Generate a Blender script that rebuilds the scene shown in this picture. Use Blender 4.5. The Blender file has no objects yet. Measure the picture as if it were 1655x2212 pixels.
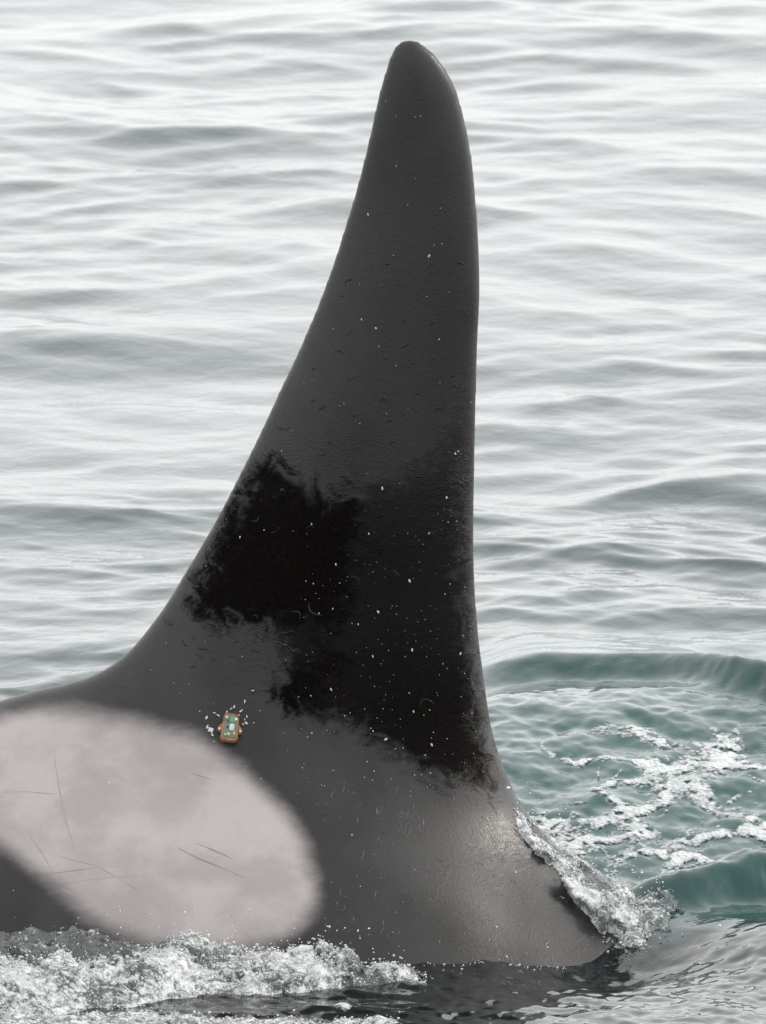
import bpy, math, numpy as np
from mathutils import Vector

# ------------------------------------------------------------------ camera, sky, sun, exposure
sc = bpy.context.scene
COL = sc.collection
CAM = np.array([0.0, -22.0, 4.4]); AIM = np.array([0.0, 0.0, 0.854])
FW = 1.655                                   # metres across the frame at the fin
cam_d = bpy.data.cameras.new('camera'); cam = bpy.data.objects.new('camera', cam_d); COL.objects.link(cam)
cam.location = CAM
cam.rotation_euler = Vector(AIM - CAM).to_track_quat('-Z', 'Y').to_euler()
DIST = float(np.linalg.norm(AIM - CAM))
cam_d.sensor_fit = 'HORIZONTAL'; cam_d.sensor_width = 36.0
cam_d.lens = 36.0 * DIST / FW
cam_d.clip_start = 0.5; cam_d.clip_end = 20000
cam_d.dof.use_dof = True; cam_d.dof.focus_distance = DIST - 0.1; cam_d.dof.aperture_fstop = 27.0
sc.camera = cam

SUN_EL = math.radians(32); SUN_AZ = math.radians(69)     # azimuth from +Y (away from camera) towards +X
w = bpy.data.worlds.new('World'); sc.world = w; w.use_nodes = True
nt = w.node_tree; bg = nt.nodes['Background']
sky = nt.nodes.new('ShaderNodeTexSky'); sky.sky_type = 'NISHITA'; sky.sun_disc = False
sky.sun_elevation = SUN_EL; sky.sun_rotation = SUN_AZ
sky.air_density = 1.0; sky.dust_density = 2.5; sky.ozone_density = 1.0
hs = nt.nodes.new('ShaderNodeHueSaturation'); hs.inputs['Saturation'].default_value = 0.10
cl = nt.nodes.new('ShaderNodeMix'); cl.data_type = 'RGBA'; cl.inputs[0].default_value = 0.80
cl.inputs[7].default_value = (5.0, 5.0, 5.02, 1)       # even white cloud sheet over the whole sky
nt.links.new(sky.outputs[0], hs.inputs['Color']); nt.links.new(hs.outputs[0], cl.inputs[6]); nt.links.new(cl.outputs[2], bg.inputs['Color'])
bg.inputs['Strength'].default_value = 0.15
sun_d = bpy.data.lights.new('sun', 'SUN'); sun = bpy.data.objects.new('sun', sun_d); COL.objects.link(sun)
sun_d.energy = 0.5; sun_d.angle = math.radians(10); sun_d.color = (1.0, 0.91, 0.80)
sdir = Vector((math.sin(SUN_AZ) * math.cos(SUN_EL), math.cos(SUN_AZ) * math.cos(SUN_EL), math.sin(SUN_EL)))
sun.rotation_euler = sdir.to_track_quat('Z', 'Y').to_euler(); sun.location = (4, 4, 8)
sc.view_settings.view_transform = 'Standard'; sc.view_settings.look = 'None'
sc.view_settings.exposure = 1.2; sc.view_settings.gamma = 1.0
sc.render.engine = 'CYCLES'; sc.cycles.use_denoising = True; sc.cycles.max_bounces = 8

rng = np.random.default_rng(7)

# ------------------------------------------------------------------ helpers
_f = (AIM - CAM) / DIST; _r = np.array([1.0, 0, 0]); _u = np.cross(_r, _f)
def project(p):
    """world point -> coordinates in a 1655 x 2212 sheet (used only to lay things out on the animal)"""
    d = p - CAM; z = d @ _f
    s = 1655 / FW * DIST
    return np.stack([827.5 + s * (d @ _r) / z, 1106 - s * (d @ _u) / z], -1)
def ray(px, py):
    s = FW / 1655 / DIST
    d = _f + _r * (px - 827.5) * s + _u * (1106 - py) * s
    return d
def on_level(px, py, z=0.0):
    d = ray(px, py); return CAM + d * (z - CAM[2]) / d[2]
def on_plane(px, py, y=0.0):
    d = ray(px, py); return CAM + d * (y - CAM[1]) / d[1]

def perlin(x, y, z, seed=0):
    x = np.asarray(x, np.float32); y = np.asarray(y, np.float32); z = np.asarray(z, np.float32)
    x, y, z = np.broadcast_arrays(x, y, z)
    xi = np.floor(x).astype(np.int32); yi = np.floor(y).astype(np.int32); zi = np.floor(z).astype(np.int32)
    fx = x - xi; fy = y - yi; fz = z - zi
    u = fx * fx * fx * (fx * (fx * 6 - 15) + 10); v = fy * fy * fy * (fy * (fy * 6 - 15) + 10); t = fz * fz * fz * (fz * (fz * 6 - 15) + 10)
    def g(dx, dy, dz):
        h = ((xi + dx) * np.int32(374761393) + (yi + dy) * np.int32(668265263) + (zi + dz) * np.int32(1274126177) + np.int32(seed * 97531 + 13))
        h = (h ^ (h >> 13)) * np.int32(1103515245); h = h ^ (h >> 16)
        gx = (h & 1023).astype(np.float32) / 511.5 - 1; gy = ((h >> 10) & 1023).astype(np.float32) / 511.5 - 1; gz = ((h >> 20) & 1023).astype(np.float32) / 511.5 - 1
        return gx * (fx - dx) + gy * (fy - dy) + gz * (fz - dz)
    with np.errstate(over='ignore'):
        a = g(0, 0, 0); a = a + u * (g(1, 0, 0) - a); b = g(0, 1, 0); b = b + u * (g(1, 1, 0) - b)
        a = a + v * (b - a)
        c = g(0, 0, 1); c = c + u * (g(1, 0, 1) - c); d = g(0, 1, 1); d = d + u * (g(1, 1, 1) - d)
        c = c + v * (d - c)
    return a + t * (c - a)
def fbm(x, y, z, octv=4, seed=0, gain=0.5):
    s = 0; a = 1
    for i in range(octv):
        s = s + a * perlin(x, y, z, seed + i); x = x * 2.03; y = y * 2.03; z = z * 2.03; a *= gain
    return s
def smooth(a, b, x):
    t = np.clip((x - a) / (b - a), 0, 1); return t * t * (3 - 2 * t)
def interp(x, pts):
    """smooth (cubic Hermite) curve through (x, value) points"""
    p = np.array(pts, float); X = p[:, 0]; Y = p[:, 1]
    m = np.gradient(Y, X); x = np.asarray(x, float)
    i = np.clip(np.searchsorted(X, x) - 1, 0, len(X) - 2); h = X[i + 1] - X[i]; t = np.clip((x - X[i]) / h, 0, 1)
    return (2*t**3 - 3*t**2 + 1) * Y[i] + (t**3 - 2*t**2 + t) * h * m[i] + (-2*t**3 + 3*t**2) * Y[i+1] + (t**3 - t**2) * h * m[i+1]
def catmull(pts, n=8, closed=True):
    P = np.array(pts, float); N = len(P); out = []
    for i in range(N if closed else N - 1):
        if closed: p0, p1, p2, p3 = P[(i-1) % N], P[i], P[(i+1) % N], P[(i+2) % N]
        else: p0, p1, p2, p3 = P[max(i-1, 0)], P[i], P[i+1], P[min(i+2, N-1)]
        for t in np.arange(n) / n:
            out.append(0.5 * (2*p1 + (p2-p0)*t + (2*p0 - 5*p1 + 4*p2 - p3)*t*t + (3*p1 - p0 - 3*p2 + p3)*t**3))
    if not closed: out.append(P[-1])
    return np.array(out)
def poly_sd(X, Y, poly):
    """signed distance to a closed polygon, positive inside"""
    sh = X.shape; X = X.ravel(); Y = Y.ravel(); best = np.full(X.shape, 1e9); ins = np.zeros(X.shape, bool)
    for (x0, y0), (x1, y1) in zip(poly, np.roll(poly, -1, 0)):
        dx, dy = x1 - x0, y1 - y0; L = dx*dx + dy*dy + 1e-12
        t = np.clip(((X - x0) * dx + (Y - y0) * dy) / L, 0, 1)
        best = np.minimum(best, (X - x0 - t*dx)**2 + (Y - y0 - t*dy)**2)
        c = (y0 > Y) != (y1 > Y)
        if abs(dy) > 1e-12: ins ^= c & (X < (dx * (Y - y0) / dy + x0))
    return (np.where(ins, 1, -1) * np.sqrt(best)).reshape(sh)
def line_d(X, Y, pl):
    best = np.full(X.shape, 1e9)
    for (x0, y0), (x1, y1) in zip(pl[:-1], pl[1:]):
        dx, dy = x1 - x0, y1 - y0; L = dx*dx + dy*dy + 1e-12
        t = np.clip(((X - x0) * dx + (Y - y0) * dy) / L, 0, 1)
        best = np.minimum(best, (X - x0 - t*dx)**2 + (Y - y0 - t*dy)**2)
    return np.sqrt(best)

def surface_nets(F, org, h):
    """level set F=0 (inside < 0) on a regular grid -> verts, quads"""
    S = F < 0
    nx, ny, nz = F.shape
    cnt = np.zeros((nx-1, ny-1, nz-1), np.int8)
    for a in (0, 1):
        for b in (0, 1):
            for c in (0, 1): cnt += S[a:nx-1+a, b:ny-1+b, c:nz-1+c]
    act = np.argwhere((cnt > 0) & (cnt < 8)); idx = np.full(cnt.shape, -1, np.int64)
    idx[act[:, 0], act[:, 1], act[:, 2]] = np.arange(len(act))
    acc = np.zeros((len(act), 3)); num = np.zeros(len(act))
    crn = [(a, b, c) for a in (0, 1) for b in (0, 1) for c in (0, 1)]
    val = {k: F[act[:, 0]+k[0], act[:, 1]+k[1], act[:, 2]+k[2]].astype(float) for k in crn}
    for k in crn:
        for ax in range(3):
            if k[ax]: continue
            k2 = list(k); k2[ax] = 1; k2 = tuple(k2)
            m = (val[k] < 0) != (val[k2] < 0)
            t = np.where(m, val[k] / np.where(m, val[k] - val[k2], 1), 0)
            p = np.array(k, float)[None].repeat(len(act), 0); p[:, ax] += t
            acc[m] += p[m]; num[m] += 1
    V = (act + acc / num[:, None]) * h + np.array(org)
    Q = []
    for ax in range(3):
        b, c = [(1, 2), (2, 0), (0, 1)][ax]
        sl0 = [slice(None)] * 3; sl1 = [slice(None)] * 3; sl0[ax] = slice(0, -1); sl1[ax] = slice(1, None)
        for q in (b, c):
            sl0[q] = slice(1, -1); sl1[q] = slice(1, -1)
        A = S[tuple(sl0)]; B = S[tuple(sl1)]
        e = np.argwhere(A != B); off = np.zeros(3, int); off[b] = 1; off[c] = 1; e = e + off
        eb = np.zeros(3, int); eb[b] = 1; ec = np.zeros(3, int); ec[c] = 1
        g = lambda p: idx[p[:, 0], p[:, 1], p[:, 2]]
        q = np.stack([g(e - eb - ec), g(e - ec), g(e), g(e - eb)], 1)
        flip = ~S[e[:, 0], e[:, 1], e[:, 2]]
        q[flip] = q[flip][:, ::-1]; Q.append(q)
    return V, np.concatenate(Q)

def mesh_np(name, V, Q, mat=None, smooth_shade=True, attrs=None):
    V = np.asarray(V, np.float32); Q = np.asarray(Q, np.int32); k = Q.shape[1]
    me = bpy.data.meshes.new(name)
    me.vertices.add(len(V)); me.vertices.foreach_set('co', V.ravel())
    me.loops.add(Q.size); me.loops.foreach_set('vertex_index', Q.ravel())
    me.polygons.add(len(Q)); me.polygons.foreach_set('loop_start', np.arange(len(Q), dtype=np.int32) * k)
    me.polygons.foreach_set('loop_total', np.full(len(Q), k, np.int32))
    me.update(calc_edges=True)
    if smooth_shade: me.polygons.foreach_set('use_smooth', np.ones(len(Q), bool))
    for n, v in (attrs or {}).items():
        at = me.attributes.new(n, 'FLOAT', 'POINT'); at.data.foreach_set('value', np.asarray(v, np.float32))
    if mat: me.materials.append(mat)
    return me
def link(name, me, parent=None, kind=None, label=None, cat=None, group=None):
    o = bpy.data.objects.new(name, me); COL.objects.link(o)
    if parent: o.parent = parent
    if kind: o['kind'] = kind
    if label: o['label'] = label
    if cat: o['category'] = cat
    if group: o['group'] = group
    return o

# ------------------------------------------------------------------ material kit
class Mat:
    def __init__(s, name):
        s.m = bpy.data.materials.new(name); s.m.use_nodes = True; s.t = s.m.node_tree; s.b = s.t.nodes['Principled BSDF']
        s.out = s.t.nodes['Material Output']
    def n(s, typ, **kw):
        nd = s.t.nodes.new(typ)
        for k, v in kw.items():
            if hasattr(nd, k): setattr(nd, k, v)
        return nd
    def put(s, v, sock):
        if isinstance(v, bpy.types.NodeSocket): s.t.links.new(v, sock)
        elif isinstance(v, (tuple, list)) and len(v) == 3 and sock.type == 'RGBA': sock.default_value = (*v, 1)
        else: sock.default_value = v
    def set(s, **kw):
        for k, v in kw.items(): s.put(v, s.b.inputs[k.replace('_', ' ')])
    def attr(s, name): return s.n('ShaderNodeAttribute', attribute_name=name).outputs['Fac']
    def pos(s, scale=(1, 1, 1)):
        c = s.n('ShaderNodeTexCoord').outputs['Object']; m = s.n('ShaderNodeMapping'); s.put(c, m.inputs[0]); m.inputs['Scale'].default_value = scale
        return m.outputs[0]
    def noise(s, scale, detail=3, rough=0.5, dist=0.0, vec=None, st=(1, 1, 1)):
        nd = s.n('ShaderNodeTexNoise'); s.put(vec if vec is not None else s.pos(st), nd.inputs['Vector'])
        nd.inputs['Scale'].default_value = scale; nd.inputs['Detail'].default_value = detail
        nd.inputs['Roughness'].default_value = rough; nd.inputs['Distortion'].default_value = dist
        return nd.outputs['Fac']
    def math(s, op, a, b=0.0, c=0.0, clamp=False):
        nd = s.n('ShaderNodeMath', operation=op, use_clamp=clamp)
        for i, v in enumerate((a, b, c)): s.put(v, nd.inputs[i])
        return nd.outputs[0]
    def ramp(s, v, a, b, lo=0.0, hi=1.0):
        nd = s.n('ShaderNodeMapRange', interpolation_type='SMOOTHSTEP'); s.put(v, nd.inputs[0])
        for i, q in enumerate((a, b, lo, hi)): s.put(q, nd.inputs[i + 1])
        return nd.outputs[0]
    def mix(s, f, a, b):
        nd = s.n('ShaderNodeMix', data_type='RGBA'); s.put(f, nd.inputs[0]); s.put(a, nd.inputs[6]); s.put(b, nd.inputs[7]); return nd.outputs[2]
    def bump(s, h, strength=1.0, dist=0.01, normal=None):
        nd = s.n('ShaderNodeBump'); s.put(h, nd.inputs['Height']); nd.inputs['Strength'].default_value = strength; nd.inputs['Distance'].default_value = dist
        if normal is not None: s.put(normal, nd.inputs['Normal'])
        return nd.outputs[0]
def plain(name, col, rough=0.5, **kw):
    m = Mat(name); m.set(Base_Color=col, Roughness=rough, **kw); return m.m

# sea water
M = Mat('sea_water')
lf = M.noise(0.6, 3, st=(1, 0.5, 1))
ov = M.attr('over')
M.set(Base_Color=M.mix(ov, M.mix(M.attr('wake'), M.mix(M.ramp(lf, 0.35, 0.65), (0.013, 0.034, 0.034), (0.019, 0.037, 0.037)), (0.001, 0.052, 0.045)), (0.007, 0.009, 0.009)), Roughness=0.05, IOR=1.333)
rip = M.noise(16, 3, 0.5, 0.4, st=(1, 0.8, 1)); rip2 = M.noise(60, 2, 0.5, 0.3)
M.set(Normal=M.bump(M.math('ADD', rip, M.math('MULTIPLY', rip2, 0.10)), 1.0, 0.0024))
M_sea = M.m

# churned white water and clear water thrown up by the animal
M = Mat('churned_water')
fo = M.attr('foam')
n1 = M.noise(46, 5, 0.65, 1.0); n2 = M.noise(190, 2, 0.5)
fm = M.ramp(M.math('ADD', fo, M.math('ADD', M.math('MULTIPLY_ADD', n1, 1.5, -0.75), M.math('MULTIPLY_ADD', n2, 0.45, -0.22))), 0.12, 0.85)
M.set(Base_Color=M.mix(fm, (0.66, 0.72, 0.72), (0.62, 0.63, 0.63)), Roughness=M.ramp(fm, 0, 1, 0.02, 0.45), IOR=1.333)
M.set(Transmission_Weight=M.ramp(fm, 0, 1, 0.92, 0.0))
M.set(Normal=M.bump(n2, 0.6, 0.006))
M_churn = M.m

# thin foam lying on the sea
M = Mat('sea_foam')
bb = M.n('ShaderNodeTexVoronoi'); bb.inputs['Scale'].default_value = 90; M.put(M.pos(), bb.inputs['Vector'])
M.set(Base_Color=M.mix(M.ramp(M.noise(25, 3), 0.35, 0.6), (0.42, 0.46, 0.46), (0.56, 0.58, 0.58)), Roughness=0.55)
M.set(Alpha=M.ramp(M.math('ADD', M.attr('thick'), M.math('ADD', M.math('MULTIPLY_ADD', bb.outputs['Distance'], -0.35, 0.06), M.math('MULTIPLY_ADD', M.noise(45, 4, 0.6), 0.5, -0.25))), -0.16, 0.20, 0.0, 0.97))
M.set(Normal=M.bump(bb.outputs['Distance'], 0.7, 0.01))
M_foam = M.m

# the animal's skin
M = Mat('orca_skin')
sd = M.attr('saddle'); gl = M.attr('dark_refl')
warp = M.noise(4.0, 2, 0.5, 0.2); hair = M.noise(26, 4, 0.7, 0.2, st=(1, 1, 2.6)); fine = M.noise(120, 3, 0.6)
sm = M.math('ADD', sd, M.math('ADD', M.math('MULTIPLY_ADD', warp, 0.06, -0.03), M.math('MULTIPLY_ADD', hair, 0.020, -0.010)))
smask = M.ramp(sm, -0.033, 0.029)
black = M.mix(M.ramp(fine, 0.3, 0.7), (0.0030, 0.0026, 0.0024), (0.0056, 0.0048, 0.0044))
mott = M.math('ADD', M.math('MULTIPLY', M.noise(6, 3, 0.5, 0.3), 0.85), M.math('MULTIPLY', M.noise(38, 2, 0.5, 0.3), 0.15))
grey = M.mix(M.ramp(mott, 0.38, 0.62), (0.275, 0.250, 0.245), (0.352, 0.320, 0.313))
grey = M.mix(M.ramp(M.noise(150, 2, 0.6), 0.25, 0.75), M.mix(0.06, grey, (0.1, 0.09, 0.09)), grey)
M.set(Base_Color=M.mix(smask, black, grey))
# the boat's dark reflection, put into the gloss as a ragged low-sheen mask
drip = M.noise(15, 5, 0.62, 1.5, st=(1, 1, 1.1)); drip2 = M.noise(60, 3, 0.6, 1.4, st=(0.8, 1, 1.3))
dm = M.math('ADD', gl, M.math('ADD', M.math('MULTIPLY_ADD', drip, 0.30, -0.15), M.math('MULTIPLY_ADD', drip2, 0.09, -0.045)))
dmask = M.ramp(dm, -0.05, 0.075)
fl = M.math('ADD', M.attr('soft_refl'), M.math('ADD', M.math('MULTIPLY_ADD', drip, 0.16, -0.08), M.math('MULTIPLY_ADD', drip2, 0.06, -0.03)))
fmask = M.math('MULTIPLY', M.ramp(fl, -0.02, 0.05), M.math('MULTIPLY_ADD', M.attr('fade'), 0.58, 0.2))
M.set(Specular_IOR_Level=M.math('MULTIPLY', M.ramp(dmask, 0, 1, M.ramp(M.noise(3.5, 3, 0.6, 0.4, st=(1, 1, 0.45)), 0.3, 0.7, 0.43, 0.60), 0.03), M.math('SUBTRACT', 1.0, fmask)))
M.set(Coat_Weight=M.math('MULTIPLY', M.ramp(dmask, 0, 1, 0.12, 0.03), M.math('SUBTRACT', 1.0, fmask)), Coat_Roughness=0.05, Coat_IOR=1.4)
M.set(Roughness=M.ramp(smask, 0, 1, 0.46, 0.48), IOR=1.45)
mm = M.math('MAXIMUM', dmask, fmask)
edge = M.math('MULTIPLY', M.math('MULTIPLY', mm, M.math('SUBTRACT', 1.0, mm)), 4.0)
wav = M.math('PINGPONG', M.math('MULTIPLY', M.noise(10, 4, 0.6, 1.6, st=(0.7, 1, 2.0)), 7.0), 0.5)
rid = M.math('MULTIPLY', M.ramp(wav, 0.30, 0.5), M.math('MULTIPLY', M.math('MULTIPLY_ADD', edge, 1.0, M.math('MULTIPLY', M.attr('low'), 0.3)), M.ramp(M.noise(6, 3, 0.6), 0.46, 0.62)))
wet = M.math('MULTIPLY', drip2, M.math('MULTIPLY_ADD', mm, 5.0, 1.0))
M.set(Normal=M.bump(M.math('ADD', fine, wet), 0.10, 0.004, M.bump(rid, 0.5, 0.0022)), Coat_Normal=M.bump(M.math('ADD', drip, M.math('MULTIPLY', drip2, 0.5)), 0.12, 0.012))
M_skin = M.m

# ------------------------------------------------------------------ the orca (level-set body with its dorsal fin, one continuous mesh)
FIN = [(880, 84), (858, 95), (845, 115), (835, 145), (822, 190), (810, 240), (797, 300), (780, 370), (765, 425), (745, 490), (728, 545), (700, 625),
       (670, 700), (637, 775), (606, 840), (576, 905), (545, 970), (510, 1040), (474, 1110), (440, 1170), (401, 1235), (362, 1300), (322, 1360),
       (287, 1412), (252, 1453), (208, 1488), (150, 1516), (80, 1545), (40, 1600), (200, 1760), (700, 1900), (1200, 2000), (1185, 1925), (1135, 1835),
       (1092, 1745), (1080, 1680), (1062, 1590), (1050, 1500), (1037, 1400), (1028, 1300), (1024, 1200), (1024, 1100), (1026, 1000), (1028, 900),
       (1030, 800), (1033, 720), (1037, 640), (1036, 560), (1032, 480), (1026, 400), (1018, 330), (1008, 275), (997, 230), (985, 190), (970, 160), (950, 130), (930, 108), (905, 90)]
fin_xz = np.array([on_plane(a, b)[[0, 2]] for a, b in catmull(FIN, 4)])
RIDGE = [(-5.2, -0.75), (-4.2, -0.40), (-3.2, -0.05), (-2.2, 0.22), (-1.4, 0.33), (-0.83, 0.383), (-0.5, 0.38), (-0.1, 0.335), (0.15, 0.23), (0.3, 0.12), (0.45, 0.025), (0.6, -0.045), (1.0, -0.19), (1.8, -0.34), (2.6, -0.62), (3.2, -0.98)]
SEMI_H = [(-5.2, 0.10), (-4.2, 0.20), (-3.2, 0.36), (-2.2, 0.54), (-1.4, 0.66), (-0.5, 0.76), (0.5, 0.80), (1.2, 0.78), (2.0, 0.66), (2.6, 0.48), (3.0, 0.25), (3.2, 0.06)]
SEMI_W = [(-5.2, 0.06), (-4.2, 0.13), (-3.2, 0.28), (-2.2, 0.46), (-1.4, 0.56), (-0.5, 0.66), (0.5, 0.70), (1.2, 0.70), (2.0, 0.62), (2.6, 0.46), (3.0, 0.25), (3.2, 0.06)]
gx = np.arange(-1.2, 0.9, 0.006); gz = np.arange(-0.6, 2.2, 0.006)
GX, GZ = np.meshgrid(gx, gz, indexing='ij')
FD = poly_sd(GX, GZ, fin_xz)
def fin_d(x, z):
    i = (x - gx[0]) / 0.006; j = (z - gz[0]) / 0.006
    out = (i < 0) | (j < 0) | (i > len(gx) - 1.01) | (j > len(gz) - 1.01)
    i = np.clip(i, 0, len(gx) - 1.01); j = np.clip(j, 0, len(gz) - 1.01); a = i.astype(int); b = j.astype(int); u = i - a; v = j - b
    d = FD[a, b]*(1-u)*(1-v) + FD[a+1, b]*u*(1-v) + FD[a, b+1]*(1-u)*v + FD[a+1, b+1]*u*v
    return np.where(out, -0.5, d)
def fin_wt(z):
    W = interp(z, [(-1.0, 0.26), (0.2, 0.26), (0.6, 0.22), (1.0, 0.19), (1.5, 0.12), (1.75, 0.075), (2.0, 0.07)])
    T = interp(z, [(-1.0, 0.16), (0.2, 0.15), (0.5, 0.11), (0.8, 0.088), (1.2, 0.07), (1.6, 0.05), (1.85, 0.038), (2.0, 0.036)])
    return W, T
_tx = np.arange(-6.5, 6.5, 0.004); _tr, _tb, _ta = (interp(_tx, c) for c in (RIDGE, SEMI_H, SEMI_W))
_tz = np.arange(-3, 3, 0.004); _tw, _tt = fin_wt(_tz)
def orca_f(x, y, z, d=None):
    zr = np.interp(x, _tx, _tr); b = np.interp(x, _tx, _tb); a = np.interp(x, _tx, _ta); zc = zr - b
    q = np.where(z > zc, 1.78, 2.0); fb = ((np.abs(y / a)**q + np.abs((z - zc) / b)**q)**(1 / q) - 1) * np.minimum(a, b)
    if d is None: d = fin_d(x, z)
    W = np.interp(z, _tz, _tw); T = np.interp(z, _tz, _tt)
    u = np.minimum(d / W, 1.0)
    ff = ((np.abs(y) / T)**1.85 + (1 - u)**2 - 1) * T * 0.55
    k = 0.27; h = np.maximum(k - np.abs(fb - ff), 0) / k
    return np.minimum(fb, ff) - h**3 * k / 6
H = 0.0115
ax = np.arange(-5.25, 3.28, H); ay = np.arange(-0.85, 0.851, H); az = np.arange(-2.75, 1.95, H)
XX = ax[:, None]; ZZ = az[None, :]
D2 = fin_d(np.broadcast_to(XX, (len(ax), len(az))), np.broadcast_to(ZZ, (len(ax), len(az))))
F = np.empty((len(ax), len(ay), len(az)), np.float32)
for i in range(len(ax)):
    F[i] = orca_f(ax[i], ay[:, None], az[None, :], D2[i][None, :])
V, Q = surface_nets(F, (ax[0], ay[0], az[0]), H); del F
def grad(P, e=0.003):
    f = lambda dx, dy, dz: orca_f(P[:, 0] + dx, P[:, 1] + dy, P[:, 2] + dz)
    return np.stack([f(e, 0, 0) - f(-e, 0, 0), f(0, e, 0) - f(0, -e, 0), f(0, 0, e) - f(0, 0, -e)], 1) / (2 * e)
for _ in range(5):
    g = grad(V, 0.0015); V = V - np.clip(orca_f(V[:, 0], V[:, 1], V[:, 2]) / np.maximum((g * g).sum(1), 0.04), -0.012, 0.012)[:, None] * g
def relax(V, Q, wgt, it):
    E = np.concatenate([Q[:, [0, 1]], Q[:, [1, 2]], Q[:, [2, 3]], Q[:, [3, 0]]])
    for _ in range(it):
        A = np.stack([np.bincount(E[:, 0], V[E[:, 1], c], len(V)) for c in range(3)], 1); n = np.bincount(E[:, 0], minlength=len(V))[:, None]
        V = V + (A / np.maximum(n, 1) - V) * wgt[:, None]
    return V
ew = 0.5 * (1 - smooth(0.02, 0.05, fin_d(V[:, 0], V[:, 2]))) * smooth(0.48, 0.6, V[:, 2])
for _ in range(3):
    V = relax(V, Q, ew, 8)
    for _k in range(2):
        g = grad(V, 0.0015); V = V - np.clip(orca_f(V[:, 0], V[:, 1], V[:, 2]) / np.maximum((g * g).sum(1), 0.04), -0.012, 0.012)[:, None] * g
V = relax(V, Q, ew, 2)
def flank(px, py):
    """points of the near flank under sheet coordinates (marching from the front)"""
    px = np.atleast_1d(np.asarray(px, float)); py = np.atleast_1d(np.asarray(py, float))
    s = FW / 1655 / DIST
    d = _f[None] + _r[None] * ((px - 827.5) * s)[:, None] + _u[None] * ((1106 - py) * s)[:, None]
    t0 = (-1.0 - CAM[1]) / d[:, 1]; P = CAM + d * t0[:, None]; done = np.zeros(len(P), bool)
    for _ in range(400):
        f = orca_f(P[:, 0], P[:, 1], P[:, 2]); done |= f < 0.0008
        P = np.where(done[:, None], P, P + d * np.clip(f * 0.4, 0.0008, 0.03)[:, None])
        if done.mean() > 0.995 and _ > 150: break
    N = grad(P); N /= np.linalg.norm(N, axis=1)[:, None]
    return P, N, done
SADDLE = [(-420, 1640), (-250, 1585), (-100, 1560), (0, 1552), (70, 1540), (150, 1535), (240, 1552), (330, 1572), (410, 1590), (455, 1612), (500, 1640), (545, 1680),
          (590, 1728), (630, 1785), (662, 1845), (688, 1905), (690, 1945), (672, 1985), (625, 2020), (500, 2045), (350, 2042), (230, 2000), (130, 1935), (60, 1880), (0, 1832), (-120, 1780), (-300, 1730)]
DARK_REFL = [(545, 1010), (600, 985), (640, 1040), (690, 1075), (740, 1050), (775, 1110), (790, 1200), (770, 1290), (740, 1345), (690, 1380), (740, 1430), (700, 1490), (640, 1530), (590, 1500), (600, 1465), (690, 1420), (650, 1370), (560, 1355), (470, 1355), (400, 1325), (415, 1270), (470, 1160), (515, 1075)]  # core of the dark reflection set into the skin gloss
SOFT_REFL = [(540, 980), (700, 1040), (850, 1020), (950, 940), (1000, 800), (1010, 640), (1030, 640), (1026, 900), (1022, 1200), (1026, 1400), (1050, 1560), (1084, 1712), (1000, 1706), (900, 1672), (800, 1612), (720, 1568), (640, 1560), (580, 1500), (600, 1440), (560, 1370), (400, 1330), (460, 1160)]  # wider, fading part of the same reflection, also set into the gloss
W_ = V.copy(); W_[:, 1] = -np.abs(W_[:, 1])
pp = project(W_)
near = (pp[:, 0] > -900) & (pp[:, 0] < 2300) & (V[:, 2] > -0.7)
sad = np.full(len(V), -0.3); dul = np.full(len(V), -0.3)
sad[near] = poly_sd(pp[near, 0], pp[near, 1], catmull(SADDLE, 4)) / 1000
dl = poly_sd(pp[near, 0], pp[near, 1], catmull(DARK_REFL, 3)) / 1000
dul[near] = np.clip(dl, -0.25, 0.25) * 1.4
soft_refl = np.full(len(V), -0.3); soft_refl[near] = poly_sd(pp[near, 0], pp[near, 1], catmull(SOFT_REFL, 3)) / 1000
fade = smooth(820, 1230, pp[:, 1]) + 0.28 * smooth(1300, 1560, pp[:, 1])
orca = bpy.data.objects.new('orca', None); COL.objects.link(orca)
orca['label'] = 'black orca with tall dorsal fin and pale grey saddle patch surfacing through the sea'; orca['category'] = 'orca'
link('body', mesh_np('body', V, Q, M_skin, attrs={'saddle': sad, 'dark_refl': dul, 'soft_refl': soft_refl, 'fade': fade, 'low': smooth(520, 1000, pp[:, 1]) * (1 - smooth(-0.03, 0.03, sad))}), orca)

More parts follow.
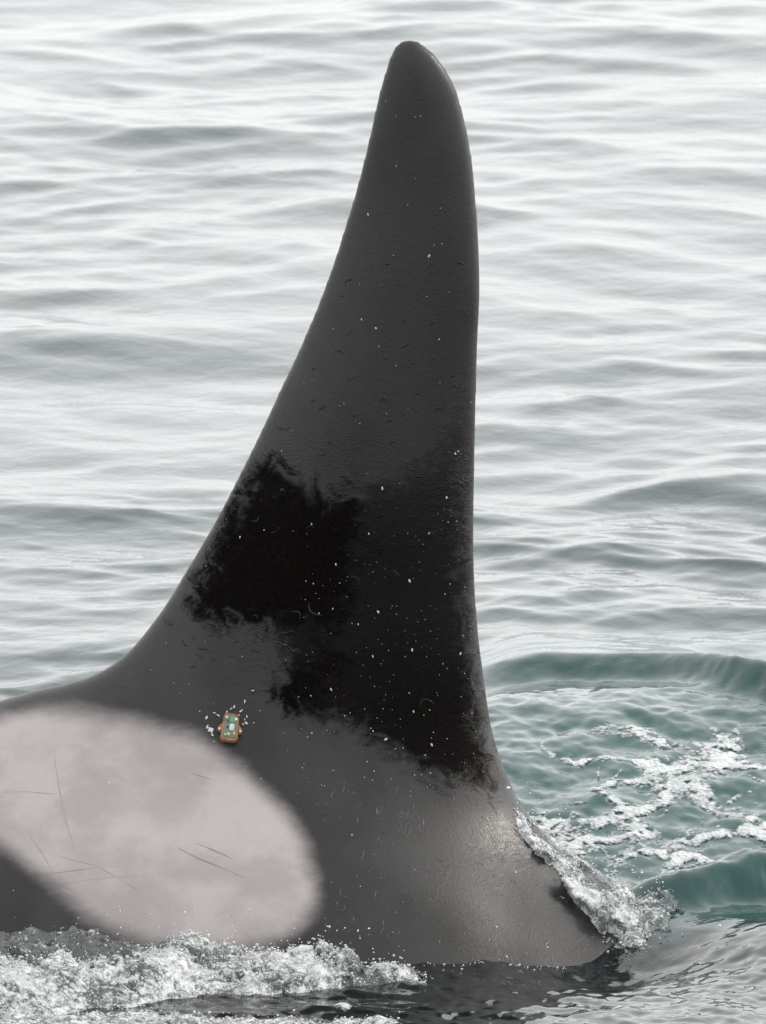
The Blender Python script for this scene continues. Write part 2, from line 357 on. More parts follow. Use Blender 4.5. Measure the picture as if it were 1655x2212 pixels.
# ------------------------------------------------------------------ sea
def sea_shape(x, y):
    """swell raised or pressed down by the animal's passage"""
    z = 0.0
    # green face of the wave rolling behind the fin
    yc = 2.62 + 0.06 * np.sin(x * 5.0 + 0.3) - 0.4 * smooth(0.6, 1.0, x)
    t = y - yc + 0.05 * perlin(x * 4.5, y * 1.5, 0 * x, 75) + 0.015 * fbm(x * 11, y * 7, 0 * x, 3, 76)
    prof = np.where(t < 0, np.exp(-(t / 0.13)**2), np.exp(-(t / 0.5)**2))
    z = z + (0.078 + 0.02 * perlin(x * 3.0, y, 0 * x, 79)) * prof * smooth(0.12, 0.4, x) * (1 - smooth(1.6, 2.6, x))
    t = y - (3.7 + 0.3 * np.sin(x * 1.7 + 2)); z = z + 0.02 * np.where(t < 0, np.exp(-(t / 0.35)**2), np.exp(-(t / 1.2)**2)) * smooth(0.0, 0.5, x) * (1 - smooth(2.0, 3.0, x))
    # bow wave ahead of the fin
    wob = perlin(x * 5.5, y * 2.0, 0 * x, 73); wob2 = fbm(x * 14, y * 9, 0 * x, 3, 74)
    t = y - (0.12 + 0.12 * smooth(0.55, 1.0, x) + 0.10 * wob + 0.02 * wob2); up = smooth(0.42, 0.68, x) * (1 - smooth(1.3, 2.2, x))
    z = z + up * (0.095 + 0.05 * wob + 0.012 * wob2) * np.where(t < 0, np.exp(-(t / 0.10)**2), np.exp(-(t / 0.28)**2))
    # smooth hump of water over the shoulder
    z = z + 0.05 * np.exp(-((x - 1.08) / 0.33)**2 - ((y + 0.42) / 0.2)**2)
    # trough along the near flank
    z = z - 0.045 * np.exp(-((x - 0.2) / 0.6)**2 - ((y + 0.68) / 0.35)**2) - 0.075 * np.exp(-((x - 0.50) / 0.24)**2 - ((y + 0.40) / 0.25)**2)
    # disturbed water in the wake: a gentle rise towards the rolling wave, broken by short ripples
    wk = np.exp(-((x - 0.7) / 0.75)**4 - ((y - 1.25) / 1.1)**4)
    z = z + wk * (0.12 * (y - 1.25) + 0.026 * fbm(x * 4.5, y * 3.2, 0 * x, 4, 71, 0.55))
    fr = np.exp(-((x - 0.2) / 1.4)**4 - ((y + 0.95) / 0.68)**4)
    z = z + fr * 0.012 * fbm(x * 9, y * 8, 0 * x, 3, 72, 0.6)
    return z
NW = 170
wl = 0.075 * (4.5 / 0.075) ** rng.random(NW)
wd = np.where(rng.random(NW) < 0.55, rng.normal(math.radians(58), math.radians(24), NW), rng.normal(math.radians(122), math.radians(26), NW))
kk = 2 * np.pi / wl; kx = kk * np.cos(wd); ky = kk * np.sin(wd); ph = rng.random(NW) * 6.283
slope = 0.0087 * np.interp(np.log(wl), np.log([0.075, 0.16, 0.3, 0.8, 2.0, 5.2]), [0.8, 1.25, 1.55, 1.35, 0.6, 0.25])
amp = slope / kk
def sea_z(x, y, spacing=None, calm=True, pinch=False):
    x = np.asarray(x, np.float32); y = np.asarray(y, np.float32)
    # slow warp keeps the crests from running as straight lines
    wx = x + 0.35 * perlin(x * 0.5, y * 0.35, 0 * x, 3) + 0.10 * perlin(x * 1.7, y * 1.2, 0 * x, 4)
    wy = y + 0.55 * perlin(x * 0.45, y * 0.3, 0 * x + 5, 5) + 0.14 * perlin(x * 1.6, y * 1.1, 0 * x, 6)
    gust = np.clip(0.72 + 1.5 * perlin(x * 0.45, y * 0.16, 0 * x + 2, 9), 0.15, 1.6)
    z = np.zeros(x.shape, np.float32); ox = np.zeros(x.shape, np.float32); oy = np.zeros(x.shape, np.float32)
    for i in range(NW):
        arg = np.float32(kx[i]) * wx + np.float32(ky[i]) * wy + np.float32(ph[i]); s = np.sin(arg)
        a = np.float32(amp[i])
        if spacing is not None: a = a * smooth(2.0, 4.5, wl[i] / spacing).astype(np.float32)
        if wl[i] < 0.9: a = a * gust
        if pinch and wl[i] > 0.15:
            c_ = a * np.cos(arg); ox += c_ * np.float32(math.cos(wd[i])); oy += c_ * np.float32(math.sin(wd[i]))
        z += a * (s + np.float32(0.30) * (s * s - 0.5))
    if calm:
        q = np.exp(-((x - 0.2) / 1.7)**2 - ((y + 0.6) / 0.9)**2)
        z = z * (1 - 0.8 * q) * (1 - 0.55 * np.exp(-((x - 0.8) / 0.9)**2 - ((y - 2.4) / 0.9)**2))
    far = np.exp(-((x - 0.6) / 2.5)**2 - ((y - 1.0) / 6.0)**2)
    zz = z + sea_shape(x, y) * (far > 1e-4)
    if not pinch: return zz
    away = 1 - np.exp(-((x - 0.4) / 1.6)**4 - ((y - 0.6) / 2.9)**4)
    return zz, ox * away * 1.6, oy * away * 1.6
th = np.concatenate([-np.geomspace(math.pi, math.radians(4.6), 90)[:-1], np.linspace(-math.radians(4.5), math.radians(4.5), 760), np.geomspace(math.radians(4.6), math.pi, 90)[1:]])
rr = np.concatenate([np.linspace(0.4, 18.5, 60)[:-1], np.linspace(18.5, 27.5, 640)[:-1], np.geomspace(27.5, 60, 420)[:-1], np.geomspace(60, 9000, 110)])
TH, RR = np.meshgrid(th, rr, indexing='ij')
SX = CAM[0] + RR * np.sin(TH); SY = CAM[1] + RR * np.cos(TH)
dth = np.gradient(th)[:, None] * RR; drr = np.gradient(rr)[None, :] + 0 * RR
SZ, OX, OY = sea_z(SX, SY, np.maximum(dth, drr * 0.6), pinch=True)
SX = SX + OX; SY = SY + OY
n_t, n_r = TH.shape
wake = np.exp(-((SX - 0.7) / 1.0)**2 - ((SY - 1.4) / 1.9)**2) * np.clip(0.9 + 0.9 * perlin(SX * 1.1, SY * 0.8, 0 * SX, 95), 0, 1)
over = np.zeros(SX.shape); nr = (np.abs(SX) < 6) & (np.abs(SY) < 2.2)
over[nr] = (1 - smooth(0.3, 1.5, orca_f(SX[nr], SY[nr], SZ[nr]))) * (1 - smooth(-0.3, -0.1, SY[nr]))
I = np.arange(n_t * n_r).reshape(n_t, n_r)
Qs = np.stack([I[:-1, :-1], I[1:, :-1], I[1:, 1:], I[:-1, 1:]], -1).reshape(-1, 4)[:, ::-1]
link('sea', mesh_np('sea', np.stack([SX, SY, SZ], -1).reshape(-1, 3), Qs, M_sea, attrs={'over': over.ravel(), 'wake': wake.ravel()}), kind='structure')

# ------------------------------------------------------------------ foam lying on the water
fx = np.arange(0.15, 1.5, 0.005); fy = np.arange(0.55, 3.2, 0.009)
FX, FY = np.meshgrid(fx, fy, indexing='ij')
P0 = project(np.stack([FX, FY, 0 * FX], -1).reshape(-1, 3)).reshape(*FX.shape, 2)
wx = FX + 0.10 * fbm(FX * 3, FY * 2, 0 * FX, 3, 21); wy = FY + 0.14 * fbm(FX * 3, FY * 2, 0 * FX + 7, 3, 22)
lace = 1 - np.abs(perlin(wx * 4.0, wy * 3.3, 0 * FX, 31)) * 4.0
lace = np.maximum(lace, 0.8 - np.abs(perlin(wx * 8.0, wy * 6.5, 0 * FX, 32)) * 6.0)
area = np.exp(-((FX - 0.64) / 0.40)**2 - ((FY - 1.12) / 0.62)**2) * 1.2 + 0.5 * np.exp(-((FX - 1.0) / 0.3)**2 - ((FY - 1.35) / 0.4)**2)
fv = lace * 1.1 + np.minimum(area, 0.95) * 0.42 - 1.10 - 1.2 * (1 - smooth(0.1, 0.4, area)) + 0.30 * fbm(FX * 12, FY * 6, 0 * FX, 3, 33) - 1.5 * np.maximum(perlin(FX * 38, FY * 26, 0 * FX, 35) - 0.06, 0)
fleck = perlin(FX * 16, FY * 7, 0 * FX, 36) - 0.50
fv = np.maximum(fv, np.where((FX > 0.2) & (FX < 1.2) & (FY < 1.9), fleck * 1.5, -1))
keep = fv > -0.4
vi = np.full(FX.shape, -1); cell = keep[:-1, :-1] & keep[1:, :-1] & keep[1:, 1:] & keep[:-1, 1:]
use = np.zeros(FX.shape, bool)
for a, b in ((0, 0), (1, 0), (1, 1), (0, 1)): use[a:FX.shape[0]-1+a, b:FX.shape[1]-1+b] |= cell
vi[use] = np.arange(use.sum())
# the sheet dips under the water where the foam thins out, so its rim follows the surface
fz = sea_z(FX[use], FY[use]) + np.where(fv[use] > 0, 0.005 * np.tanh(fv[use] * 6), 0.05 * fv[use]) + 0.003 * perlin(FX[use] * 40, FY[use] * 30, 0 * FX[use], 37)
Qf = np.stack([vi[:-1, :-1], vi[1:, :-1], vi[1:, 1:], vi[:-1, 1:]], -1)[cell]
def foam_flecks():
    x = np.arange(-0.2, 0.62, 0.005); y = np.arange(-1.5, -0.72, 0.009); X, Y = np.meshgrid(x, y, indexing='ij')
    v = perlin(X * 7, Y * 6.5, 0 * X, 38) + 0.3 * perlin(X * 25, Y * 18, 0 * X, 39) - 0.40 + 0.12 * np.exp(-((X - 0.02) / 0.15)**2 - ((Y + 0.95) / 0.1)**2)
    Z = sea_z(X, Y) + np.where(v > 0, 0.006 * np.tanh(v * 8), 0.05 * v)
    I_ = np.arange(X.size).reshape(X.shape); c = (v[:-1, :-1] > -0.2)
    return np.stack([X, Y, Z], -1).reshape(-1, 3), np.stack([I_[:-1, :-1], I_[1:, :-1], I_[1:, 1:], I_[:-1, 1:]], -1)[c], v.ravel() * 3
_fv, _fq, _ft = foam_flecks()
link('foam', mesh_np('foam', _fv, _fq, M_foam, attrs={'thick': _ft}), kind='stuff', label='scattered white foam flecks on the dark water in front of the flank', cat='foam')
link('foam', mesh_np('foam', np.stack([FX[use], FY[use], fz], -1), Qf, M_foam, attrs={'thick': fv[use]}), kind='stuff', label='lacy white foam drifting on green water behind the fin', cat='foam')

# ------------------------------------------------------------------ churned water
FIZZ = []
def churn(name, box, h, fn, label, nf=0):
    x = np.arange(box[0], box[1], h); y = np.arange(box[2], box[3], h); z = np.arange(box[4], box[5], h)
    X, Y, Z = np.meshgrid(x, y, z, indexing='ij')
    F, foam = fn(X, Y, Z)
    F[0] = F[-1] = 1; F[:, 0] = F[:, -1] = 1; F[:, :, 0] = F[:, :, -1] = 1
    V, Q = surface_nets(F, (x[0], y[0], z[0]), h)
    fo_ = foam(V); o = link(name, mesh_np(name, V, Q, M_churn, attrs={'foam': fo_ - 0.05}), kind='stuff', label=label, cat='splash')
    if nf:
        pw = np.clip(fo_ + 0.35 * perlin(V[:, 0] * 25, V[:, 1] * 25, V[:, 2] * 25, 91) - 0.25, 0.004, 1); ii = rng.choice(len(V), nf, p=pw / pw.sum())
        FIZZ.append(V[ii] + rng.normal(0, 0.003, (nf, 3)) + np.array([0, -0.001, 0.002]) + np.abs(rng.normal(0, 1, (nf, 1))) ** 2 * np.array([[0, 0, 0.0024]]))
    return o
def lumps(X, Y, Z, s=1.0):
    m = perlin(X * 13 * s, Y * 10 * s, Z * 14 * s, 41) * 0.036 + perlin(X * 30 * s, Y * 24 * s, Z * 30 * s, 42) * 0.016
    m += (np.abs(perlin(X * 36 * s, Y * 30 * s, Z * 36 * s, 51)) - 0.2) * 0.034 + perlin(X * 85 * s, Y * 75 * s, Z * 85 * s, 52) * 0.015
    return m
# along the near flank
yc_ = lambda x: interp(x, [(-1.3, -0.93), (-0.83, -0.92), (-0.58, -0.84), (-0.4, -0.77), (-0.23, -0.72), (-0.09, -0.69), (0.03, -0.67), (0.2, -0.66)])
hw_ = lambda x: interp(x, [(-1.3, 0.34), (-0.83, 0.33), (-0.58, 0.28), (-0.4, 0.20), (-0.23, 0.15), (-0.09, 0.11), (0.03, 0.07), (0.12, 0.045), (0.2, 0.02)])
hh_ = lambda x: interp(x, [(-1.3, 0.10), (-0.83, 0.095), (-0.58, 0.085), (-0.4, 0.07), (-0.23, 0.06), (-0.09, 0.06), (0.0, 0.03), (0.07, 0.005), (0.13, -0.02), (0.2, -0.1)])
def f_flank(X, Y, Z):
    x2 = X[:, :1, :1]; yc = yc_(x2)
    t = (Y[:, :, :1] - yc + 0.11 * perlin(x2 * 6, Y[:, :, :1] * 2, 0 * x2, 78)) / hw_(x2)
    top = hh_(x2) * np.exp(-t**4) - 0.06 * np.clip(np.abs(t) - 0.9, 0, 2)
    top = top + 0.05 * np.exp(-((Y[:, :, :1] - (yc + 0.12)) / 0.08)**2) * perlin(x2 * 7, 0 * x2, 0 * x2, 77)
    top = top + sea_z(X[:, :, 0], Y[:, :, 0])[:, :, None] - 0.012
    n = lumps(X, Y, Z) * np.exp(-np.clip(np.abs(t) - 0.8, 0, 3) * 2)
    foam = lambda V: 0.58 + 0.55 * perlin(V[:, 0] * 11, V[:, 1] * 9, V[:, 2] * 11, 89) - 0.62 * smooth(-0.16, 0.02, V[:, 1] - yc_(V[:, 0]) + 0.10 * perlin(V[:, 0] * 9, V[:, 1] * 9, V[:, 2] * 9, 88)) * (1 - 0.75 * smooth(-0.62, -0.38, V[:, 0]))
    return (Z - top - n).astype(np.float32), foam
churn('splash', (-1.25, 0.2, -1.3, -0.35, -0.13, 0.22), 0.0056, f_flank, 'white churned water tumbling along the near flank below the saddle patch', 15000)
# sheet of water sliding off the leading base of the fin
SHEET = [(1092, 1728), (1125, 1732), (1175, 1775), (1225, 1810), (1290, 1845), (1365, 1890), (1410, 1945), (1440, 1995), (1410, 2030), (1345, 2052), (1288, 2034), (1236, 1982), (1190, 1918), (1132, 1862), (1106, 1800), (1097, 1760)]
def f_sheet(X, Y, Z):
    P = np.stack([X, Y, Z], -1).reshape(-1, 3)
    f = orca_f(P[:, 0], P[:, 1], P[:, 2]).reshape(X.shape)
    q = project(P); d = poly_sd(q[:, 0], q[:, 1], np.array(SHEET, float)).reshape(X.shape) / 1000
    d = d + 0.034 * fbm(X * 15, Y * 15, Z * 15, 3, 61)
    th_ = -0.014 + 0.034 * smooth(-0.02, 0.075, d)
    th_ = th_ + 0.016 * np.exp(-((X - 0.48) / 0.10)**2) * smooth(0, 0.05, d)
    A_ = (X - Z) * 0.707; B_ = (X + Z) * 0.707; n = lumps(A_ * 0.55, Y, B_ * 1.2, 1.2) * 0.9 * smooth(-0.015, 0.05, d)
    foam = lambda V: 0.46 + 0.7 * perlin((V[:, 0] - V[:, 2]) * 9, V[:, 1] * 16, (V[:, 0] + V[:, 2]) * 22, 90) - 0.35 * smooth(0.42, 0.5, V[:, 0]) * smooth(0.03, 0.06, V[:, 2])
    return (f - th_ - n).astype(np.float32), foam
churn('splash', (0.2, 0.72, -0.5, 0.22, -0.12, 0.3), 0.006, f_sheet, 'sheet of white water pouring down the front base of the dorsal fin', 4500)
# spray ahead of the fin in front of the green bow wave
def f_bow(X, Y, Z):
    e = ((X - 0.57 - 0.3 * np.clip(Y + 0.1, -1, 1)) / 0.11)**2 + ((Y + 0.10) / 0.20)**2
    top = 0.045 * np.exp(-e * 1.2) - 0.05 * np.clip(np.sqrt(e) - 0.9, 0, 3) + sea_z(X[:, :, 0], Y[:, :, 0])[:, :, None] - 0.03
    return (Z - top - lumps(X, Y, Z, 1.2) * np.exp(-np.clip(np.sqrt(e) - 0.8, 0, 3) * 3)).astype(np.float32), (lambda V: 0.46 - 0.4 * smooth(0.55, 0.7, V[:, 0]))
churn('splash', (0.42, 0.80, -0.32, 0.25, -0.14, 0.26), 0.006, f_bow, 'clear spray thrown up against the green bow wave', 1800)
# bubbly rim nearest the boat
def f_rim(X, Y, Z):
    yc = -1.37 + 0.03 * np.sin(X * 9)
    m = np.maximum(1 - smooth(0.0, 0.12, X), np.exp(-((X - 0.38) / 0.16)**2) * 0.75)
    t = (Y - yc) / 0.16
    top = (0.035 * np.exp(-t**4)) * m - 0.03 * (1 - m) - 0.05 * np.clip(np.abs(t) - 0.9, 0, 2) + sea_z(X[:, :, 0], Y[:, :, 0])[:, :, None] - 0.018
    return (Z - top - lumps(X, Y, Z, 1.0) * 0.6 * m * np.exp(-np.clip(np.abs(t) - 0.8, 0, 3) * 2)).astype(np.float32), (lambda V: 0.5 - 0.35 * smooth(0.1, 0.25, V[:, 0]))
churn('splash', (-1.2, 0.72, -1.65, -1.0, -0.1, 0.12), 0.0065, f_rim, 'low line of bubbly foam on dark water in front of the flank', 4500)

# ------------------------------------------------------------------ marks and drops on the skin
def tubes(paths, radii, nside=5):
    """low domed ribs following the skin: list of (points, normals)"""
    Vs = []; Qs = []; n0 = 0
    for (P, N), r in zip(paths, radii):
        k = len(P); T = np.gradient(P, axis=0); T /= np.linalg.norm(T, axis=1)[:, None] + 1e-9
        S = np.cross(T, N); taper = np.sin(np.linspace(0.15, math.pi - 0.15, k))
        for j in range(nside):
            a = math.pi * j / (nside - 1)
            Vs.append(P + S * (math.cos(a) * r[0] * taper)[:, None] + N * (math.sin(a) * r[1] * taper - 0.0004)[:, None])
        idx = n0 + np.arange(nside * k).reshape(nside, k)
        Qs.append(np.stack([idx[:-1, :-1], idx[1:, :-1], idx[1:, 1:], idx[:-1, 1:]], -1).reshape(-1, 4)); n0 += nside * k
    return np.concatenate(Vs), np.concatenate(Qs)
def skin_paths(lines):
    cnt = [len(l) for l in lines]; A = np.concatenate(lines); P, N, ok = flank(A[:, 0], A[:, 1]); out = []; i = 0
    for c in cnt:
        if ok[i:i+c].all(): out.append((P[i:i+c], N[i:i+c]))
        i += c
    return out
FINP = catmull(FIN, 2)
def scatter(n, box):
    x = rng.uniform(box[0], box[2], n); y = rng.uniform(box[1], box[3], n)
    return np.stack([x, y], 1)
def arcs(c, Lr, bend, ang):
    out = []
    for p in c:
        L = rng.uniform(*Lr); a = rng.normal(*ang); b = rng.normal(0, bend); t = np.linspace(-0.5, 0.5, 7)
        x = t * L; y = b * L * (t * t * 4 - 1) + 0.04 * L * np.sin(t * 7 + rng.uniform(0, 6))
        out.append(p + np.stack([x * math.cos(a) - y * math.sin(a), x * math.sin(a) + y * math.cos(a)], 1))
    return out
def inside(c, m): return c[poly_sd(c[:, 0], c[:, 1], FINP) > m]
M_riv = plain('wet_rib', (0.004, 0.004, 0.004), 0.2, Specular_IOR_Level=0.3)
L1 = arcs(inside(scatter(80, (450, 560, 1000, 1150)), 25), (8, 26), 0.25, (-0.25, 0.3))
L2 = arcs(inside(scatter(6, (560, 1060, 960, 1560)), 20), (14, 46), 0.35, (0.1, 0.7))
L3 = arcs(inside(scatter(20, (330, 1310, 640, 1450)), 20), (10, 30), 0.3, (0.2, 0.5))
pr = skin_paths(L1 + L2 + L3)
V, Q = tubes(pr, [(0.0012 + 0.0016 * rng.random(), 0.0005 + 0.0006 * rng.random()) for _ in pr])
link('water_trickles', mesh_np('water_trickles', V, Q, M_riv), orca, kind='stuff')
M_riv2 = plain('clear_rib', (0.05, 0.046, 0.044), 0.15)
c = scatter(90, (700, 1700, 1300, 2060)); L4 = arcs(c, (8, 24), 0.2, (1.9, 0.5))
pr = skin_paths(L4)
V, Q = tubes(pr, [(0.0009, 0.0007) for _ in pr])
link('water_beads', mesh_np('water_beads', V, Q, M_riv2), orca, kind='stuff')
# flecks of sloughed skin and drops
c = np.concatenate([scatter(520, (0, 84, 1340, 2060)), scatter(260, (650, 1100, 1100, 1720))])
sz = np.exp(rng.normal(math.log(0.00062), 0.4, len(c)))
big = np.array([(795, 463), (949, 733), (990, 975), (984, 980), (826, 1055), (797, 1153), (817, 1322), (995, 1412), (933, 1609), (1095, 2066), (236, 1690), (885, 1255), (673, 1132), (927, 1152), (965, 1075), (927, 553), (812, 709), (781, 690)], float)
c = np.concatenate([c, big]); sz = np.concatenate([sz, rng.uniform(0.0013, 0.0025, len(big))])
P, N, ok = flank(c[:, 0], c[:, 1]); P, N, sz = P[ok], N[ok], sz[ok]
up = np.array([0, 0, 1.0]) - N * N[:, 2:3]; up /= np.linalg.norm(up, axis=1)[:, None] + 1e-9; rt = np.cross(N, up)
a = rng.normal(1.3, 0.6, len(P)); el = rng.uniform(0.9, 2.0, len(P))
A1 = rt * np.cos(a)[:, None] + up * np.sin(a)[:, None]; A2 = np.cross(N, A1)
Vs = []; Fs = []
ring = np.linspace(0, 2 * math.pi, 7)[:-1]
for q in ring: Vs.append(P + A1 * (np.cos(q) * sz * el)[:, None] + A2 * (np.sin(q) * sz)[:, None] - N * 0.0003)
Vs.append(P + N * (sz * 0.6)[:, None]); m = len(P)
Fs = np.concatenate([np.stack([k * m + np.arange(m), ((k + 1) % 6) * m + np.arange(m), 6 * m + np.arange(m)], 1) for k in range(6)])
link('skin_flecks', mesh_np('skin_flecks', np.concatenate(Vs), Fs, plain('fleck', (0.48, 0.46, 0.44), 0.5)), orca, kind='stuff')
# scars across the saddle patch
SCARS = [[(117, 1632), (124, 1680), (131, 1719), (144, 1780), (165, 1841)], [(383, 1830), (420, 1850), (461, 1867), (531, 1897)], [(422, 1821), (465, 1838), (511, 1860)], [(411, 1669), (457, 1684)],
         [(57, 1793), (95, 1850), (130, 1910)], [(104, 1841), (160, 1858), (209, 1871), (270, 1905), (322, 1936)], [(96, 1889), (180, 1877), (283, 1869)], [(126, 1910), (210, 1898), (305, 1891)], [(0, 1712), (60, 1710), (117, 1715)], [(130, 1919), (174, 1941)]]
M_scar = plain('scar', (0.19, 0.165, 0.16), 0.5); M_scar2 = plain('faint_scar', (0.26, 0.235, 0.229), 0.5)
for i, l in enumerate(SCARS):
    pr = skin_paths([catmull(l, 6, False)])
    if pr:
        V, Q = tubes(pr, [(0.0016 if i in (1, 2) else 0.0013, 0.0006)], 4)
        link('scar', mesh_np('scar', V, Q, M_scar if i in (1, 2, 3) else M_scar2), orca)

# ------------------------------------------------------------------ satellite tag clipped to the base of the fin
tp, tn, _ = flank([497], [1575]); tp = tp[0]; tn = tn[0] * 0.3 + np.array([0.03, -0.7, 0.22]); tn /= np.linalg.norm(tn)
tu = np.array([0.13, 0, 1.0]); tu -= tn * (tu @ tn); tu /= np.linalg.norm(tu); tr = np.cross(tu, tn)
def loft(outline, levels):
    """closed outline (mm, right/up) lofted through (depth mm, scale) levels and capped"""
    O = np.array(outline, float); k = len(O); c = O.mean(0); V = []; Fc = []
    for dz, s_ in levels: V += [(*(c + (p - c) * s_), dz) for p in O]
    L = len(levels)
    for a_ in range(L - 1):
        for b_ in range(k): Fc.append((a_*k + b_, a_*k + (b_+1) % k, (a_+1)*k + (b_+1) % k, (a_+1)*k + b_))
    Fc.append(tuple((L-1)*k + b_ for b_ in range(k))); Fc.append(tuple(reversed(range(k))))
    return np.array(V), Fc
def tagpart(name, V, Fc, mat, parent, smooth_=True):
    W = tp + (V[:, :1] * tr + V[:, 1:2] * tu + V[:, 2:3] * tn) / 1000
    me = bpy.data.meshes.new(name); me.from_pydata([tuple(v - tp) for v in W], [], Fc); me.materials.append(mat)
    if smooth_:
        for p in me.polygons: p.use_smooth = len(p.vertices) == 4
    return link(name, me, parent)
def rrect(w_, h_, r, cx=0, cy=0, n=5):
    o = []
    for sx, sy, a0 in ((1, 1, 0), (-1, 1, 90), (-1, -1, 180), (1, -1, 270)):
        for q in np.linspace(0, 90, n): o.append((cx + sx * (w_/2 - r) + r * math.cos(math.radians(a0 + q)), cy + sy * (h_/2 - r) + r * math.sin(math.radians(a0 + q))))
    return o
tag = bpy.data.objects.new('satellite_tag', None); COL.objects.link(tag); tag.location = tp
tag['label'] = 'small amber satellite tag with green circuit board fixed below the dorsal fin'; tag['category'] = 'tag'
M_amb = Mat('amber_resin'); M_amb.set(Base_Color=M_amb.mix(M_amb.ramp(M_amb.noise(90, 3), 0.35, 0.65), (0.15, 0.058, 0.018), (0.30, 0.165, 0.08)), Roughness=0.15, Subsurface_Weight=0.3); M_amb = M_amb.m
hous = tagpart('housing', *loft([(p[0] * (0.88 + 0.12 * (p[1] < 0)), p[1]) for p in rrect(40, 66, 11)], [(-6, 1.0), (8, 1.0), (15, 0.97), (19, 0.90), (20.5, 0.82)]), M_amb, tag)
brd = tagpart('circuit_board', *loft(rrect(26, 47, 3, 0, 2), [(19, 1), (21.6, 1), (22, 0.96)]), plain('board_green', (0.105, 0.17, 0.14), 0.35), tag)
for nm, (w_, h_, cx, cy), col in (('chip', (10, 13, 3, 17), (0.09, 0.29, 0.12)), ('chip', (4, 7, -7, 13), (0.03, 0.05, 0.06)), ('chip', (4, 6, -6, 0), (0.03, 0.05, 0.07)),
                                  ('solder_pad', (5, 5, -10, 21), (0.55, 0.55, 0.48)), ('solder_pad', (5, 6, 10.5, 19), (0.75, 0.70, 0.50)), ('solder_pad', (6, 5, -2, -15), (0.62, 0.50, 0.16)), ('solder_pad', (4, 4, -9, -17), (0.6, 0.5, 0.2)), ('solder_pad', (4, 8, 10, -12), (0.42, 0.40, 0.2))):
    tagpart(nm, *loft(rrect(w_, h_, 1.2, cx, cy, 3), [(21.8, 1), (23.4, 1), (23.9, 0.85)]), plain(nm, col, 0.3), brd)
tagpart('battery_cap', *loft(rrect(11, 17, 5, 3.5, 0), [(21.8, 1), (24, 1), (25.6, 0.8), (26, 0.5)]), plain('cap_grey', (0.55, 0.53, 0.50), 0.25), brd)
for sx in (-1, 1):
    lug = tagpart('mounting_lug', *loft([(sx * a_, b_) for a_, b_ in ((14, -12), (22, -12), (27, -7), (27, -1), (23, 5), (18, 10), (14, 12))][::sx], [(-6, 1), (7, 1), (10, 0.9), (11, 0.7)]), M_amb, tag)
    tagpart('pin', *loft(rrect(6.4, 6.4, 3.1, sx * 22, -4), [(9, 1), (12, 1), (13.5, 0.7), (14, 0.3)]), plain('pin_pale', (0.75, 0.55, 0.38), 0.12), lug)
# raised pale skin torn up round the tag
M_flake = plain('torn_skin', (0.50, 0.52, 0.54), 0.35)
FL = [(456, 1577, 13, 0.2), (448, 1572, 9, 1.2), (458, 1588, 8, 2.2), (446, 1551, 8, 1.2), (463, 1540, 6, -0.2), (472, 1546, 9, -0.5), (490, 1538, 7, 1.1), (500, 1531, 6, 0.8), (506, 1527, 7, 1.2), (521, 1536, 9, 0.6),
      (516, 1545, 6, 0.4), (529, 1554, 5, 1.3), (533, 1549, 6, 1.4), (532, 1562, 10, -0.4), (525, 1565, 6, -0.6), (529, 1515, 7, 1.4), (546, 1492, 6, 0.1), (548, 1562, 4, 0.2), (462, 1603, 3, 0.3)]
for px, py, L, an in FL:
    P1, N1, _ = flank([px], [py]); P1 = P1[0]; N1 = N1[0]
    u1 = np.array([0, 0, 1.0]); u1 -= N1 * (u1 @ N1); u1 /= np.linalg.norm(u1); r1 = np.cross(u1, N1)
    k = 9; q = np.linspace(0, 2 * math.pi, k + 1)[:-1]; rad = L * rng.uniform(0.35, 0.95, k) / 1000
    ex = np.cos(q) * rad; ey = np.sin(q) * rad * (0.9 if L > 12 else 0.38)
    X_ = ex * math.cos(an) - ey * math.sin(an); Y_ = ex * math.sin(an) + ey * math.cos(an)
    b_ = P1 + np.outer(X_, r1) + np.outer(Y_, u1) - N1 * 0.003; t_ = P1 + np.outer(X_ * 0.8, r1) + np.outer(Y_ * 0.8, u1) + N1 * 0.0025
    me = bpy.data.meshes.new('skin_flake'); me.from_pydata([tuple(v) for v in np.concatenate([b_, t_])], [], [(i, (i+1) % k, k + (i+1) % k, k + i) for i in range(k)] + [tuple(range(k, 2*k))]); me.materials.append(M_flake)
    link('skin_flake', me, orca)

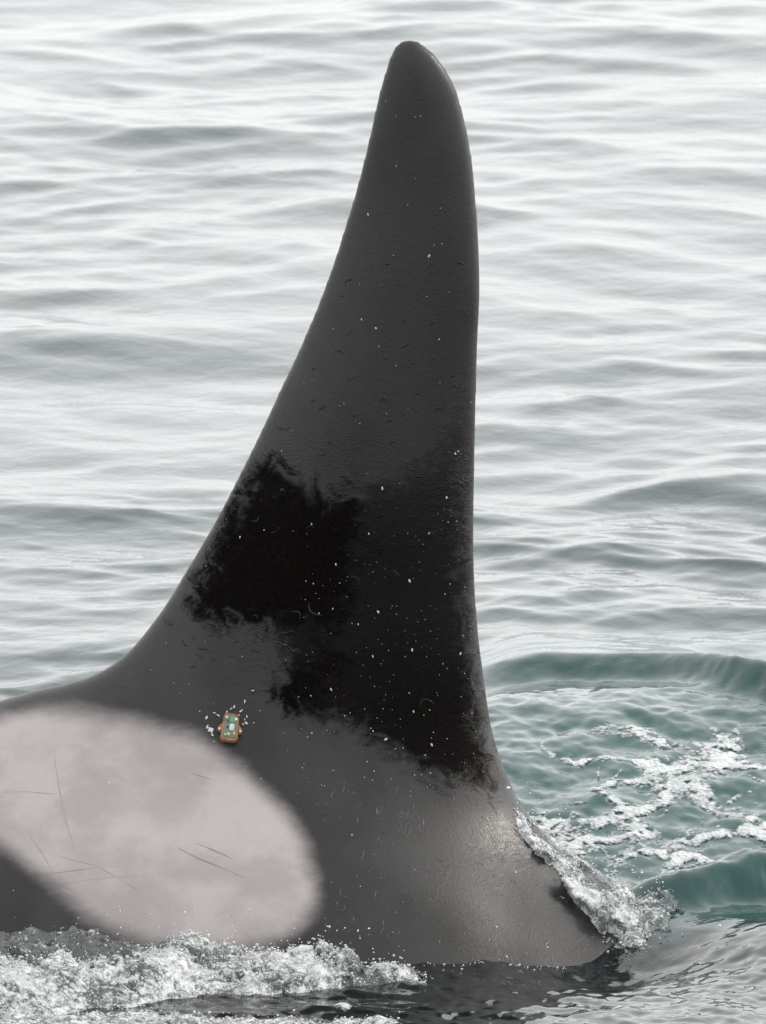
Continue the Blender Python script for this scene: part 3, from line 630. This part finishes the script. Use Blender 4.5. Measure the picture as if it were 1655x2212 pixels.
# ------------------------------------------------------------------ drops flung off the churned water
def drops(name, C, R, mat, label):
    t = (1 + 5 ** 0.5) / 2
    iv = np.array([(-1, t, 0), (1, t, 0), (-1, -t, 0), (1, -t, 0), (0, -1, t), (0, 1, t), (0, -1, -t), (0, 1, -t), (t, 0, -1), (t, 0, 1), (-t, 0, -1), (-t, 0, 1)]) / math.hypot(1, t)
    it = np.array([(0,11,5),(0,5,1),(0,1,7),(0,7,10),(0,10,11),(1,5,9),(5,11,4),(11,10,2),(10,7,6),(7,1,8),(3,9,4),(3,4,2),(3,2,6),(3,6,8),(3,8,9),(4,9,5),(2,4,11),(6,2,10),(8,6,7),(9,8,1)])
    V = (C[:, None] + iv[None] * R[:, None, None] * rng.uniform(0.7, 1.3, (len(C), 1, 3))).reshape(-1, 3)
    Fc = (it[None] + 12 * np.arange(len(C))[:, None, None]).reshape(-1, 3)
    link(name, mesh_np(name, V, Fc, mat), kind='stuff', label=label, cat='drops')
n = 110; x = rng.uniform(-0.85, 0.05, n); yy = yc_(x) + rng.normal(0, 0.12, n)
C1 = np.stack([x, yy, hh_(x) + np.abs(rng.normal(0, 0.016, n))], 1)
n = 120; x = rng.uniform(0.3, 0.62, n); C2 = np.stack([x, rng.normal(-0.12, 0.08, n), 0.27 - (x - 0.27) * 0.75 + np.abs(rng.normal(0, 0.025, n))], 1)
C3 = np.array([on_plane(1098, 1702, -0.3), on_plane(1555, 2000, -0.3)])
C = np.concatenate([C1, C2, C3]); R = np.concatenate([np.exp(rng.normal(math.log(0.0012), 0.4, len(C1) + len(C2))), [0.0045, 0.003]])
wx_ = rng.uniform(-0.1, 0.40, 60); wy_ = np.full(60, -1.1)      # bubbles clinging along the waterline
for _ in range(220):
    f_ = orca_f(wx_, wy_, sea_z(wx_, wy_)); wy_ = wy_ + np.where(f_ > 0.002, np.clip(f_ * 0.6, 0.0008, 0.02), 0)
k_ = perlin(wx_ * 14, 0 * wx_, 0 * wx_, 93) > -0.02; wx_, wy_ = wx_[k_], wy_[k_] - np.abs(rng.normal(0, 0.012, k_.sum()))
FIZZ.append(np.stack([wx_, wy_, sea_z(wx_, wy_) + 0.0006], 1))
FZ = np.concatenate(FIZZ)
drops('fizz', FZ, np.minimum(np.exp(rng.normal(math.log(0.0015), 0.42, len(FZ))), 0.0036), plain('bubble', (0.66, 0.68, 0.68), 0.12, Transmission_Weight=0.25), 'fine white bubbles fizzing over the churned water')
drops('water_drops', C, R, plain('drop', (0.7, 0.72, 0.72), 0.1), 'drops of water flung up from the splash')
